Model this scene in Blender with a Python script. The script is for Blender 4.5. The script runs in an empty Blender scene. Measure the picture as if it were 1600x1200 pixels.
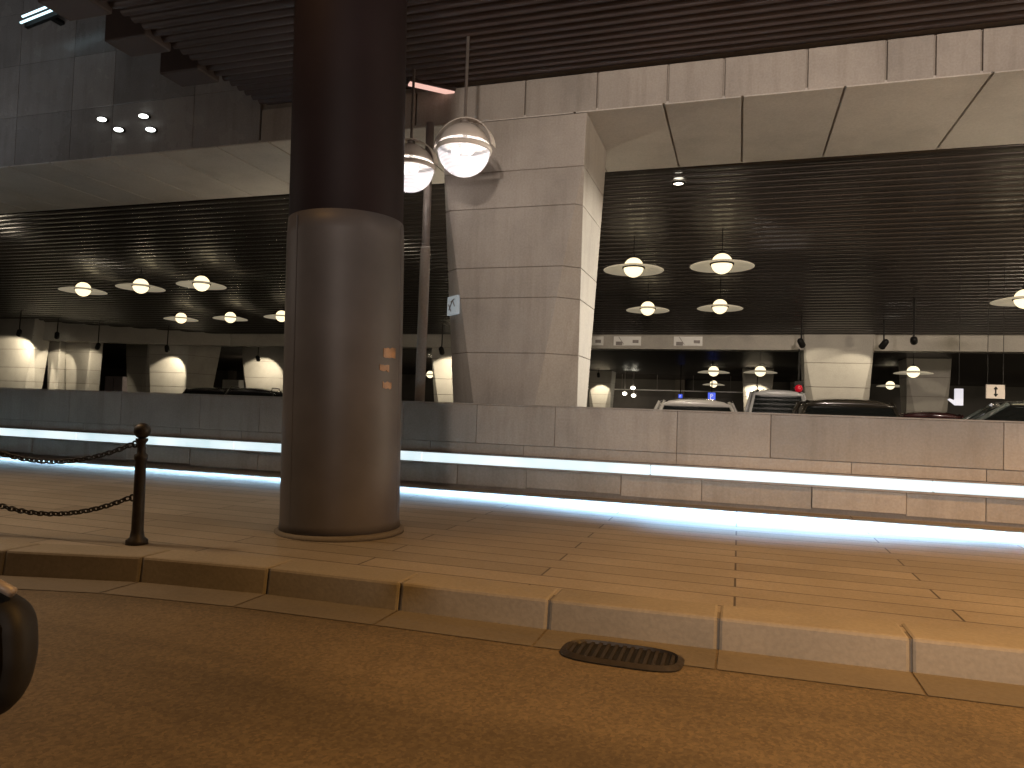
import bpy, bmesh, math, random
from mathutils import Vector, Matrix
random.seed(7)
sc = bpy.context.scene
COL = sc.collection
R = math.radians

# ------------------------------------------------------------------ camera
H = 1.25
F = 1111.0                       # focal length in pixels of the 1600 px wide frame
YAW, PITCH, ROLL = 0.3101, 0.0314, 0.034
fw = Vector((-math.sin(YAW)*math.cos(PITCH), math.cos(YAW)*math.cos(PITCH), math.sin(PITCH)))
r0 = Vector((math.cos(YAW), math.sin(YAW), 0))
u0 = r0.cross(fw)
rt = r0*math.cos(ROLL) + u0*math.sin(ROLL)
up = -r0*math.sin(ROLL) + u0*math.cos(ROLL)
cd = bpy.data.cameras.new('camera')
cam = bpy.data.objects.new('camera', cd); COL.objects.link(cam)
cd.sensor_width = 36.0; cd.lens = 36.0*F/1600.0; cd.clip_end = 1000; cd.clip_start = .05
m = Matrix((rt, up, -fw)).transposed().to_4x4(); m.translation = Vector((0, 0, H))
cam.matrix_world = m
sc.camera = cam

def ray(px, py): return fw*F + rt*(px-800) + up*(600-py)
def atY(px, py, Y):
    d = ray(px, py); return d*(Y/d.y) + Vector((0, 0, H))
def atZ(px, py, z):
    d = ray(px, py); return d*((z-H)/d.z) + Vector((0, 0, H))
def atX0(px, Y):                 # X of the vertical line through pixel column px (at the horizon) at depth Y
    return atY(px, 634+.034*(px-800), Y).x

# ------------------------------------------------------------------ materials
def new_mat(name):
    mt = bpy.data.materials.new(name); mt.use_nodes = True
    nt = mt.node_tree; b = nt.nodes['Principled BSDF']
    return mt, nt, b
def N(nt, t, **kw):
    n = nt.nodes.new(t)
    for k, v in kw.items():
        if k.startswith('i_'): n.inputs[k[2:].replace('_', ' ')].default_value = v
        else: setattr(n, k, v)
    return n
def coords(nt, scale=(1, 1, 1)):
    tc = N(nt, 'ShaderNodeTexCoord'); mp = N(nt, 'ShaderNodeMapping')
    mp.inputs['Scale'].default_value = scale
    nt.links.new(tc.outputs['Object'], mp.inputs['Vector']); return mp.outputs['Vector']
def ramp(nt, fac, stops):
    r = N(nt, 'ShaderNodeValToRGB'); e = r.color_ramp.elements
    while len(e) < len(stops): e.new(.5)
    for q, (p, c) in zip(e, stops): q.position = p; q.color = (*c, 1)
    nt.links.new(fac, r.inputs['Fac']); return r.outputs['Color']
def mixc(nt, a, b, fac, mode='MIX'):
    mx = N(nt, 'ShaderNodeMix', data_type='RGBA', blend_type=mode)
    for sock, v in ((mx.inputs['Factor'], fac), (mx.inputs['A'], a), (mx.inputs['B'], b)):
        if hasattr(v, 'links'): nt.links.new(v, sock)
        elif isinstance(v, (int, float)): sock.default_value = v
        else: sock.default_value = (*v, 1)
    return mx.outputs['Result']
def bump(nt, b, h, s, d=.02):
    n = N(nt, 'ShaderNodeBump'); n.inputs['Strength'].default_value = s; n.inputs['Distance'].default_value = d
    nt.links.new(h, n.inputs['Height']); nt.links.new(n.outputs['Normal'], b.inputs['Normal'])

def stone(name, c, var=.12, rough=.55, streak=True, spec=.4):
    mt, nt, b = new_mat(name)
    v = coords(nt)
    n1 = N(nt, 'ShaderNodeTexNoise', i_Scale=1.1, i_Detail=8.0, i_Roughness=.62); nt.links.new(v, n1.inputs['Vector'])
    c1 = ramp(nt, n1.outputs['Fac'], [(.3, tuple(x*.82 for x in c)), (.5, c), (.72, tuple(min(1, x*1.12) for x in c))])
    n2 = N(nt, 'ShaderNodeTexNoise', i_Scale=42.0, i_Detail=4.0); nt.links.new(v, n2.inputs['Vector'])
    c2 = mixc(nt, c1, ramp(nt, n2.outputs['Fac'], [(.35, (.68, .67, .66)), (.65, (1.1, 1.1, 1.1))]), .3, 'MULTIPLY')
    if streak:
        vs = coords(nt, (3.2, 3.2, .35))
        n3 = N(nt, 'ShaderNodeTexNoise', i_Scale=1.6, i_Detail=6.0, i_Roughness=.65); nt.links.new(vs, n3.inputs['Vector'])
        c2 = mixc(nt, c2, ramp(nt, n3.outputs['Fac'], [(.36, (.62, .59, .54)), (.52, (1, 1, 1))]), .34, 'MULTIPLY')
    g = N(nt, 'ShaderNodeNewGeometry')
    isl = ramp(nt, g.outputs['Random Per Island'], [(0, (1-var,)*3), (1, (1+var*.4, 1+var*.35, 1+var*.3))])
    c3 = mixc(nt, c2, isl, 1.0, 'MULTIPLY')
    nt.links.new(c3, b.inputs['Base Color'])
    rr = N(nt, 'ShaderNodeMapRange'); rr.inputs['To Min'].default_value = rough-.12; rr.inputs['To Max'].default_value = rough+.2
    nt.links.new(n1.outputs['Fac'], rr.inputs['Value']); nt.links.new(rr.outputs['Result'], b.inputs['Roughness'])
    b.inputs['Specular IOR Level'].default_value = spec
    bump(nt, b, n2.outputs['Fac'], .18, .008)
    return mt
def plain(name, c, rough=.5, metal=0.0, spec=.5, nscale=6.0, nvar=.25, coat=0):
    mt, nt, b = new_mat(name)
    n = N(nt, 'ShaderNodeTexNoise', i_Scale=nscale, i_Detail=6.0); nt.links.new(coords(nt), n.inputs['Vector'])
    cc = ramp(nt, n.outputs['Fac'], [(.3, tuple(x*(1-nvar) for x in c)), (.7, tuple(min(1, x*(1+nvar)) for x in c))])
    nt.links.new(cc, b.inputs['Base Color'])
    b.inputs['Roughness'].default_value = rough; b.inputs['Metallic'].default_value = metal
    b.inputs['Specular IOR Level'].default_value = spec; b.inputs['Coat Weight'].default_value = coat
    return mt
def emis(name, c, s):
    mt, nt, b = new_mat(name)
    n = N(nt, 'ShaderNodeTexNoise', i_Scale=3.0, i_Detail=3.0); nt.links.new(coords(nt), n.inputs['Vector'])
    cc = ramp(nt, n.outputs['Fac'], [(.3, tuple(x*.93 for x in c)), (.7, c)])
    nt.links.new(cc, b.inputs['Emission Color']); b.inputs['Emission Strength'].default_value = s
    b.inputs['Base Color'].default_value = (c[0]*.3, c[1]*.3, c[2]*.3, 1); b.inputs['Roughness'].default_value = .3
    return mt
def glassy(name, c, rough=.05, trans=.0):
    mt, nt, b = new_mat(name)
    b.inputs['Base Color'].default_value = (*c, 1); b.inputs['Roughness'].default_value = rough
    b.inputs['Specular IOR Level'].default_value = .6; b.inputs['Transmission Weight'].default_value = trans
    return mt

M = {}
M['stone'] = stone('pale_stone', (.39, .357, .322))
M['stone_wall'] = stone('parapet_stone', (.36, .325, .29), rough=.6, var=.22)
M['stone_dark'] = stone('joint_stone', (.22, .19, .165), rough=.7)
M['joint_fill'] = stone('joint_fill', (.31, .275, .24), rough=.7, streak=False)
M['stone_soffit'] = stone('soffit_stone', (.54, .51, .475), rough=.6, streak=False)
M['stone_far'] = stone('far_stone', (.42, .39, .34), streak=False, rough=.6)
M['stone_upper'] = stone('upper_wall_stone', (.34, .335, .335), rough=.22, var=.3)
M['ceil'] = plain('slatted_ceiling', (.029, .024, .021), rough=.25, spec=1.0, nscale=.6, nvar=.25)
M['soffit'] = plain('dark_soffit', (.060, .045, .043), rough=.55, spec=.35, nscale=.8)
M['dark_wall'] = plain('dark_hall_wall', (.10, .09, .08), rough=.6, nscale=.5, nvar=.4)
M['floor'] = plain('parking_floor', (.20, .19, .175), rough=.35, nscale=1.5)
M['ground'] = plain('ground_soil', (.05, .048, .045), rough=.9, nscale=.3)
M['col_top'] = plain('dark_column_paint', (.020, .0125, .0135), rough=.6, spec=.15, nscale=1.2)
M['col_low'] = plain('column_metal', (.108, .098, .097), rough=.5, metal=.1, spec=.3, nscale=2.0, nvar=.18)
M['iron'] = plain('cast_iron', (.035, .028, .022), rough=.5, metal=.4, nscale=20)
M['black'] = plain('black_plastic', (.010, .009, .008), rough=.6, spec=.25)
M['chrome'] = plain('chrome', (.7, .68, .64), rough=.15, metal=1.0, nvar=.05)
M['white'] = plain('white_enamel', (.75, .73, .68), rough=.35, nvar=.05)
M['shade'] = plain('cream_shade', (.72, .66, .60), rough=.4, nvar=.08)
M['pipe'] = plain('painted_pipe', (.22, .19, .17), rough=.45)
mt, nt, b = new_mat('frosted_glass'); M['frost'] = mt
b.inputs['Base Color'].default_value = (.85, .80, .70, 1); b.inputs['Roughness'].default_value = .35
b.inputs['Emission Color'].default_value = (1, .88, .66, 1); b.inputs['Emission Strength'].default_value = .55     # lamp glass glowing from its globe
tl = N(nt, 'ShaderNodeBsdfTranslucent'); tl.inputs['Color'].default_value = (1, .96, .86, 1)
ms = N(nt, 'ShaderNodeMixShader'); ms.inputs['Fac'].default_value = .8
nt.links.new(b.outputs[0], ms.inputs[1]); nt.links.new(tl.outputs[0], ms.inputs[2]); nt.links.new(ms.outputs[0], nt.nodes['Material Output'].inputs['Surface'])
M['globe'] = emis('warm_globe', (1.0, .82, .50), 1.75)
M['globe_far'] = emis('warm_globe_far', (1.0, .84, .54), 1.7)
M['bulb'] = emis('white_bulb', (1.0, .95, .9), 6.0)
M['led'] = emis('led_strip', (.84, .96, 1.0), 1.05)
_n = M['led'].node_tree
for q in _n.nodes:
    if q.type == 'VALTORGB': q.color_ramp.elements[0].color = (.62, .78, .82, 1); q.color_ramp.elements[0].position = .36; q.color_ramp.elements[1].position = .6
    if q.type == 'TEX_NOISE': q.inputs['Scale'].default_value = 1.4
M['tube'] = emis('tube_light', (.62, .9, 1.0), 2.2)
M['pink'] = emis('pink_lamp', (1.0, .60, .50), .95)
M['spot'] = emis('spot_lens', (1.0, .93, .75), 12.0)
M['wrefl'] = emis('oval_glow', (.95, 1.0, .93), 5.0)
M['blue'] = emis('blue_sign', (.03, .10, .85), .9)
M['signw'] = emis('sign_white', (.9, .88, .95), .75)
M['signd'] = plain('sign_plate', (.55, .48, .42), rough=.5, nvar=.05)
M['red'] = emis('red_lamp', (.8, .01, .03), .32)
M['cab'] = plain('cabinet_paint', (.50, .42, .44), rough=.5, nvar=.08)
M['orange'] = plain('amber_reflection', (.30, .15, .06), rough=.45, nscale=14, nvar=.5)
M['glass'] = glassy('car_glass', (.012, .014, .013))
M['tyre'] = plain('tyre_rubber', (.02, .02, .02), rough=.8)
M['headl'] = plain('headlight_glass', (.7, .7, .68), rough=.1, spec=.8)
M['taill'] = plain('taillight_red', (.35, .01, .01), rough=.15)
M['reflection'] = emis('pale_reflection', (.55, .62, .66), .35)

# thin ribbed glass for the near globes: part clear, part frosted and glowing from the bulbs inside
mt, nt, b = new_mat('ribbed_glass'); M['ribglass'] = mt
b.inputs['Base Color'].default_value = (.8, .8, .86, 1); b.inputs['Roughness'].default_value = .15
wv = N(nt, 'ShaderNodeTexWave', wave_type='BANDS', bands_direction='Z', i_Scale=9.0, i_Distortion=.3); nt.links.new(coords(nt), wv.inputs['Vector'])
em_ = ramp(nt, wv.outputs['Fac'], [(.2, (.34, .34, .38)), (.8, (.58, .57, .62))])
nt.links.new(em_, b.inputs['Emission Color']); b.inputs['Emission Strength'].default_value = .9
tp = N(nt, 'ShaderNodeBsdfTransparent'); ms = N(nt, 'ShaderNodeMixShader'); ms.inputs['Fac'].default_value = .55
nt.links.new(tp.outputs[0], ms.inputs[1]); nt.links.new(b.outputs[0], ms.inputs[2]); nt.links.new(ms.outputs[0], nt.nodes['Material Output'].inputs['Surface'])

# asphalt
mt, nt, b = new_mat('asphalt'); M['asphalt'] = mt
v = coords(nt)
n1 = N(nt, 'ShaderNodeTexNoise', i_Scale=.9, i_Detail=6.0); n2 = N(nt, 'ShaderNodeTexNoise', i_Scale=240.0, i_Detail=6.0, i_Roughness=.8)
nt.links.new(v, n1.inputs['Vector']); nt.links.new(v, n2.inputs['Vector'])
c = ramp(nt, n1.outputs['Fac'], [(.3, (.115, .088, .055)), (.7, (.165, .128, .083))])
c = mixc(nt, c, ramp(nt, n2.outputs['Fac'], [(.3, (.45, .45, .45)), (.7, (1.5, 1.5, 1.5))]), .8, 'MULTIPLY')
n5 = N(nt, 'ShaderNodeTexVoronoi', i_Scale=70.0, i_Randomness=1.0); nt.links.new(v, n5.inputs['Vector'])
c = mixc(nt, c, ramp(nt, n5.outputs['Color'], [(.15, (.62, .6, .58)), (.6, (1.0, 1.0, 1.0)), (.93, (1.35, 1.33, 1.28))]), .75, 'MULTIPLY')
n3 = N(nt, 'ShaderNodeTexNoise', i_Scale=1.0, i_Detail=5.0, i_Roughness=.6); nt.links.new(coords(nt, (.22, 2.2, 1)), n3.inputs['Vector'])
c = mixc(nt, c, ramp(nt, n3.outputs['Fac'], [(.34, (.66, .64, .6)), (.6, (1.12, 1.1, 1.08))]), .8, 'MULTIPLY')
n4 = N(nt, 'ShaderNodeTexVoronoi', feature='DISTANCE_TO_EDGE', i_Scale=.55); nt.links.new(mixc(nt, v, n1.outputs['Color'], .22), n4.inputs['Vector'])
c = mixc(nt, c, ramp(nt, n4.outputs['Distance'], [(.0, (.6, .57, .54)), (.008, (1, 1, 1))]), .22, 'MULTIPLY')
nt.links.new(c, b.inputs['Base Color']); b.inputs['Roughness'].default_value = .72
bump(nt, b, n2.outputs['Fac'], .35, .004)

# paving slabs
mt, nt, b = new_mat('paving'); M['paving'] = mt
v = coords(nt)
br = N(nt, 'ShaderNodeTexBrick'); nt.links.new(v, br.inputs['Vector'])
br.inputs['Scale'].default_value = 1.0; br.inputs['Brick Width'].default_value = 2.4; br.inputs['Row Height'].default_value = .25
br.inputs['Mortar Size'].default_value = .007; br.inputs['Mortar Smooth'].default_value = .15; br.inputs['Bias'].default_value = -.1
br.inputs['Color1'].default_value = (.285, .25, .205, 1); br.inputs['Color2'].default_value = (.215, .187, .15, 1); br.inputs['Mortar'].default_value = (.075, .06, .045, 1)
n1 = N(nt, 'ShaderNodeTexNoise', i_Scale=.8, i_Detail=7.0, i_Roughness=.6); nt.links.new(v, n1.inputs['Vector'])
n2 = N(nt, 'ShaderNodeTexNoise', i_Scale=60.0, i_Detail=3.0); nt.links.new(v, n2.inputs['Vector'])
c = mixc(nt, br.outputs['Color'], ramp(nt, n1.outputs['Fac'], [(.3, (.72, .69, .64)), (.65, (1.08, 1.08, 1.08))]), .8, 'MULTIPLY')
c = mixc(nt, c, ramp(nt, n2.outputs['Fac'], [(.3, (.75, .75, .75)), (.7, (1.15, 1.15, 1.15))]), .5, 'MULTIPLY')
nt.links.new(c, b.inputs['Base Color']); b.inputs['Roughness'].default_value = .6
inv = N(nt, 'ShaderNodeMath', operation='SUBTRACT'); inv.inputs[0].default_value = 1.0; nt.links.new(br.outputs['Fac'], inv.inputs[1])
bump(nt, b, inv.outputs[0], .5, .01)
M['kerb'] = stone('kerb_stone', (.27, .24, .195), rough=.65, streak=False)
M['gutter'] = stone('gutter_concrete', (.155, .135, .11), rough=.7, streak=False)

# ------------------------------------------------------------------ mesh helpers
def link(name, bm, mat, parent=None, smooth=False, bevel=0, loc=None, seg=2):
    bmesh.ops.recalc_face_normals(bm, faces=bm.faces)
    me = bpy.data.meshes.new(name); bm.to_mesh(me); bm.free()
    if smooth:
        for p in me.polygons: p.use_smooth = True
    me.materials.append(M[mat] if isinstance(mat, str) else mat)
    o = bpy.data.objects.new(name, me); COL.objects.link(o)
    if parent is not None: o.parent = parent
    if loc is not None: o.location = loc
    if bevel:
        bv = o.modifiers.new('edge', 'BEVEL'); bv.width = bevel; bv.segments = seg; bv.limit_method = 'ANGLE'; bv.angle_limit = R(35)
    return o
def box(bm, x0, x1, y0, y1, z0, z1, mat4=None):
    vs = [bm.verts.new((x, y, z)) for z in (z0, z1) for y in (y0, y1) for x in (x0, x1)]
    if mat4 is not None:
        for q in vs: q.co = mat4 @ q.co
    for f in ((0, 1, 3, 2), (4, 6, 7, 5), (0, 4, 5, 1), (1, 5, 7, 3), (3, 7, 6, 2), (2, 6, 4, 0)):
        bm.faces.new([vs[i] for i in f])
    return vs
def hexa(bm, lo, hi):            # two matching rings of points -> closed prism
    a = [bm.verts.new(p) for p in lo]; c = [bm.verts.new(p) for p in hi]; n = len(a)
    for i in range(n): bm.faces.new((a[i], a[(i+1) % n], c[(i+1) % n], c[i]))
    bm.faces.new(list(reversed(a))); bm.faces.new(c)
def lathe(bm, prof, seg=32, c=(0, 0, 0), cap=True):
    rings = []
    for (r, z) in prof:
        rings.append([bm.verts.new((c[0]+r*math.cos(2*math.pi*i/seg), c[1]+r*math.sin(2*math.pi*i/seg), c[2]+z)) for i in range(seg)])
    for a, d in zip(rings, rings[1:]):
        for i in range(seg): bm.faces.new((a[i], a[(i+1) % seg], d[(i+1) % seg], d[i]))
    if cap:
        if prof[0][0] > 1e-4: bm.faces.new(list(reversed(rings[0])))
        if prof[-1][0] > 1e-4: bm.faces.new(rings[-1])
def tube(bm, pts, r, seg=8):
    pts = [Vector(p) for p in pts]; rings = []
    for i, p in enumerate(pts):
        d = (pts[min(i+1, len(pts)-1)] - pts[max(i-1, 0)]).normalized()
        a = d.orthogonal().normalized() if abs(d.z) > .95 else Vector((0, 0, 1)).cross(d).normalized()
        e = d.cross(a)
        rings.append([bm.verts.new(p + (a*math.cos(2*math.pi*k/seg) + e*math.sin(2*math.pi*k/seg))*r) for k in range(seg)])
    for a, c in zip(rings, rings[1:]):
        for k in range(seg): bm.faces.new((a[k], a[(k+1) % seg], c[(k+1) % seg], c[k]))
    bm.faces.new(list(reversed(rings[0]))); bm.faces.new(rings[-1])
def sphere_prof(r, n=14, a0=-90, a1=90, sz=1.0):
    return [(max(1e-5, r*math.cos(R(a0+(a1-a0)*i/n))), sz*r*math.sin(R(a0+(a1-a0)*i/n))) for i in range(n+1)]
def B(): return bmesh.new()
def tag(o, label=None, cat=None, group=None, kind=None):
    if label: o['label'] = label
    if cat: o['category'] = cat
    if group: o['group'] = group
    if kind: o['kind'] = kind
    return o
def thing(name, label, cat, loc=(0, 0, 0), rz=0, group=None):
    o = bpy.data.objects.new(name, None); COL.objects.link(o); o.empty_display_size = .1
    o.location = loc; o.rotation_euler = (0, 0, rz)
    return tag(o, label, cat, group)
def dup(root, loc, label, rz=None, group=None, scale=None):
    def cp(o, par):
        c = o.copy(); COL.objects.link(c)
        if par is not None: c.parent = par
        for ch in list(o.children): cp(ch, c)
        return c
    r = cp(root, None); r.location = loc; r['label'] = label
    if rz is not None: r.rotation_euler = (0, 0, rz)
    if group: r['group'] = group
    if scale: r.scale = (scale,)*3
    return r
def lamp(name, kind, loc, power, color, parent=None, size=.1, direction=None, spot=60, blend=.4, sx=None, sy=None, spread=None):
    l = bpy.data.lights.new(name, kind); l.energy = power; l.color = color
    if kind == 'AREA':
        l.shape = 'RECTANGLE'; l.size = sx; l.size_y = sy
        if spread: l.spread = R(spread)
    else: l.shadow_soft_size = size
    if kind == 'SPOT': l.spot_size = R(spot); l.spot_blend = blend
    o = bpy.data.objects.new(name, l); COL.objects.link(o); o.location = loc
    if direction is not None: o.rotation_euler = Vector(direction).to_track_quat('-Z', 'Y').to_euler()
    if parent is not None: o.parent = parent
    return o

# ------------------------------------------------------------------ world: night sky
w = bpy.data.worlds.new('World'); sc.world = w; w.use_nodes = True
nt = w.node_tree; bg = nt.nodes['Background']
sky = nt.nodes.new('ShaderNodeTexSky'); sky.sky_type = 'NISHITA'; sky.sun_disc = False
sky.sun_elevation = R(-6); sky.sun_rotation = R(200)
ad = nt.nodes.new('ShaderNodeMix'); ad.data_type = 'RGBA'; ad.blend_type = 'ADD'; ad.inputs['Factor'].default_value = 1
ad.inputs['B'].default_value = (.16, .13, .12, 1)          # glow of the city on the night sky
nt.links.new(sky.outputs['Color'], ad.inputs['A']); nt.links.new(ad.outputs['Result'], bg.inputs['Color']); bg.inputs['Strength'].default_value = .12
sc.view_settings.view_transform = 'Standard'; sc.view_settings.look = 'None'
sc.view_settings.exposure = 0; sc.view_settings.gamma = 1
sc.cycles.use_denoising = True
sc.cycles.use_adaptive_sampling = False
sc.cycles.max_bounces = 6; sc.cycles.diffuse_bounces = 3; sc.cycles.glossy_bounces = 3; sc.cycles.transmission_bounces = 6
sc.cycles.sample_clamp_indirect = 4.0

# ------------------------------------------------------------------ ground, road, kerb, pavement
bm = B(); bmesh.ops.create_grid(bm, x_segments=1, y_segments=1, size=500)
tag(link('ground', bm, 'ground', loc=(0, 0, -.06)), kind='structure')

KL = [(-60, 1.8), (-30, 2.2), (-14, 2.75), (-9, 3.0), (-6.4, 3.22), (-5.2, 3.42), (-4.64, 3.55), (-4.05, 3.73), (-3.3, 3.86), (-2.2, 3.90),
      (-1.2, 3.91), (.2, 3.97), (1.4, 4.03), (6, 4.15), (14, 4.3), (40, 4.6)]
def ky(x):
    for (a, ya), (c, yc) in zip(KL, KL[1:]):
        if a <= x <= c:
            t = (x-a)/(c-a); return ya+(yc-ya)*t
    return KL[-1][1]
bm = B()                                                    # road: sheet from far behind the camera to the kerb
for (a, ya), (c, yc) in zip(KL, KL[1:]):
    bm.faces.new([bm.verts.new(p) for p in ((a, -9, 0), (c, -9, 0), (c, yc+.05, 0), (a, ya+.05, 0))])
tag(link('road', bm, 'asphalt'), kind='structure')
bm = B()
xs = []; x = -24.0
while x < 14: xs.append(x); x += .92
for x0, x1 in zip(xs, xs[1:]):                              # gutter slabs, 4 mm above the road
    a, c = x0+.006, x1-.006
    bm.faces.new([bm.verts.new(p) for p in ((a, ky(a)-.30, .004), (c, ky(c)-.30, .004), (c, ky(c)+.03, .004), (a, ky(a)+.03, .004))])
tag(link('gutter', bm, 'gutter'), kind='structure')
bm = B()
for x0, x1 in zip(xs, xs[1:]):                              # kerb stones with open joints
    a, c = x0+.004, x1-.004
    w_ = .30
    hexa(bm, [(a, ky(a), -.02), (c, ky(c), -.02), (c, ky(c)+w_, -.02), (a, ky(a)+w_, -.02)],
             [(a, ky(a)+.02, .168), (c, ky(c)+.02, .168), (c, ky(c)+w_, .168), (a, ky(a)+w_, .168)])
tag(link('kerb', bm, 'kerb', bevel=.018), kind='structure')
bm = B()
for x0, x1 in zip(xs, xs[1:]):                              # mortar behind the joints
    hexa(bm, [(x0, ky(x0)+.012, -.02), (x1, ky(x1)+.012, -.02), (x1, ky(x1)+.28, -.02), (x0, ky(x0)+.28, -.02)],
             [(x0, ky(x0)+.032, .158), (x1, ky(x1)+.032, .158), (x1, ky(x1)+.28, .158), (x0, ky(x0)+.28, .158)])
tag(link('kerb_mortar', bm, 'gutter'), kind='structure')
bm = B()
for x0, x1 in ((-60, -24), (14, 40)):
    hexa(bm, [(x0, ky(x0), -.02), (x1, ky(x1), -.02), (x1, ky(x1)+.3, -.02), (x0, ky(x0)+.3, -.02)],
             [(x0, ky(x0)+.02, .168), (x1, ky(x1)+.02, .168), (x1, ky(x1)+.3, .168), (x0, ky(x0)+.3, .168)])
tag(link('kerb', bm, 'kerb'), kind='structure')
bm = B()
for (a, ya), (c, yc) in zip(KL, KL[1:]):
    vs = [bm.verts.new(p) for p in ((a, ya+.15, .16), (c, yc+.15, .16), (c, 8.95, .16), (a, 8.95, .16))]
    bm.faces.new(vs)
tag(link('pavement', bm, 'paving'), kind='structure')
bm = B(); vs = [bm.verts.new(p) for p in ((-70, 8.96, 0), (45, 8.96, 0), (45, 60, 0), (-70, 60, 0))]; bm.faces.new(vs)
tag(link('parking_floor', bm, 'floor'), kind='structure')

# gully grate in the gutter
g = thing('drain_grate', 'dark iron drain grate set in the gutter by the kerb', 'drain', (-.54, 3.66, .004))
bm = B()
ringo = [(.31*math.copysign(abs(math.cos(t))**.6, math.cos(t)), .165*math.copysign(abs(math.sin(t))**.6, math.sin(t))) for t in [2*math.pi*i/36 for i in range(36)]]
vo = [bm.verts.new((x, y, .004)) for x, y in ringo]; vi = [bm.verts.new((x*.90, y*.82, .020)) for x, y in ringo]; vd = [bm.verts.new((x*.86, y*.78, .0)) for x, y in ringo]
for i in range(36):
    j = (i+1) % 36
    bm.faces.new((vo[i], vo[j], vi[j], vi[i])); bm.faces.new((vi[i], vi[j], vd[j], vd[i]))
link('frame', bm, 'iron', g)
bm = B(); bm.faces.new([bm.verts.new((x*.87, y*.79, .002)) for x, y in ringo]); link('pit', bm, 'black', g)
bm = B()
for k in range(-6, 7):
    hh = .13*(1-abs(k/7.2)**3)**.4
    box(bm, k*.042-.009, k*.042+.009, -hh, hh, .003, .011)
link('grating', bm, 'iron', g)

# ------------------------------------------------------------------ parapet wall with LED strip
WY = 8.70
wall = thing('parapet_wall', 'low stone parapet wall with a glowing strip running along it', 'wall', (0, 0, 0))
bm = B(); box(bm, -60, 40, WY+.03, WY+.40, .0, 1.235); link('core', bm, 'stone_dark', wall)
bm = B(); x = -30.0
while x < 16:
    L = random.choice((1.05, 1.5, 1.8, 2.3)); box(bm, x+.002, x+L-.002, WY-.012, WY+.045, .76, 1.255); x += L
link('upper_panel', bm, 'stone_wall', wall, bevel=.006)
bm = B(); x = -30.0
while x < 16:
    L = random.choice((1.1, 1.3, 1.9)); box(bm, x+.002, x+L-.002, WY, WY+.045, .625, .756); x += L
link('ledge_panel', bm, 'stone_wall', wall, bevel=.005)
bm = B(); x = -30.0; k = 0
while x < 16:
    L = random.choice((.75, .95, 1.2)); d = 0.02 if k % 3 == 1 else .0
    box(bm, x+.003, x+L-.003, WY-d, WY+.045, .205 if k % 3 != 1 else .225, .455); x += L; k += 1
link('lower_panel', bm, 'stone_wall', wall, bevel=.006)
bm = B(); box(bm, -60, 40, WY-.02, WY+.42, 1.257, 1.275); link('coping', bm, 'stone_wall', wall, bevel=.004)
strip = thing('light_strip', 'long white LED strip light along the foot of the parapet wall', 'strip light', (0, 0, 0))
bm = B(); x = -31.0
while x < 17:
    box(bm, x+.004, x+2.996, WY-.040, WY+.02, .484, .604); x += 3
link('diffuser', bm, 'led', strip, bevel=.012)
bm = B(); box(bm, -31, 17, WY-.05, WY+.028, .606, .622); box(bm, -31, 17, WY-.05, WY+.028, .460, .482); link('housing', bm, 'pipe', strip)
LEDP = 82.0
for i in range(24):
    tilt = -.52 if -4 < -30+i*2 < -1 else (-.50 if i*2 < 33 else -.46)
    lamp('strip_lamp', 'AREA', (-30+i*2, WY-.06, .452), LEDP/3, (.36, .66, 1.0), strip, direction=(0, -.87, tilt), sx=2.0, sy=.02, spread=46)

# ------------------------------------------------------------------ front beam
beam = thing('entrance_beam', 'wide pale stone beam spanning the front above the big pillar', 'beam', (0, 0, 0))
FX0 = -7.05
bm = B(); box(bm, -45, 35, 9.06, 11.38, 5.165, 6.6); link('core', bm, 'joint_fill', beam)
bm = B(); x = FX0
for L in [1.5, 1.1, 1.62, .98, .9, .68, .95, .85, .5, .46, .95, .8, 1.1, 1.4, .9, 1.2, 1.5, 1.1, 1.3, 1.6, 1.2, 1.4, 1.5]:
    box(bm, x+.014, x+L-.014, 9.0, 9.07, 5.145, 5.64); x += L
link('fascia_panel', bm, 'stone', beam, bevel=.004)
bm = B(); x = -32.0
while x < 20:
    L = random.choice((.95, 1.15, 1.5)); box(bm, x+.015, x+L-.015, 9.005, 11.4, 5.13, 5.17); x += L
link('soffit_panel', bm, 'stone_soffit', beam, bevel=.004)
bm = B(); box(bm, -45, 35, 11.385, 11.43, 5.14, 6.5); link('rear_panel', bm, 'stone', beam)

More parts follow.
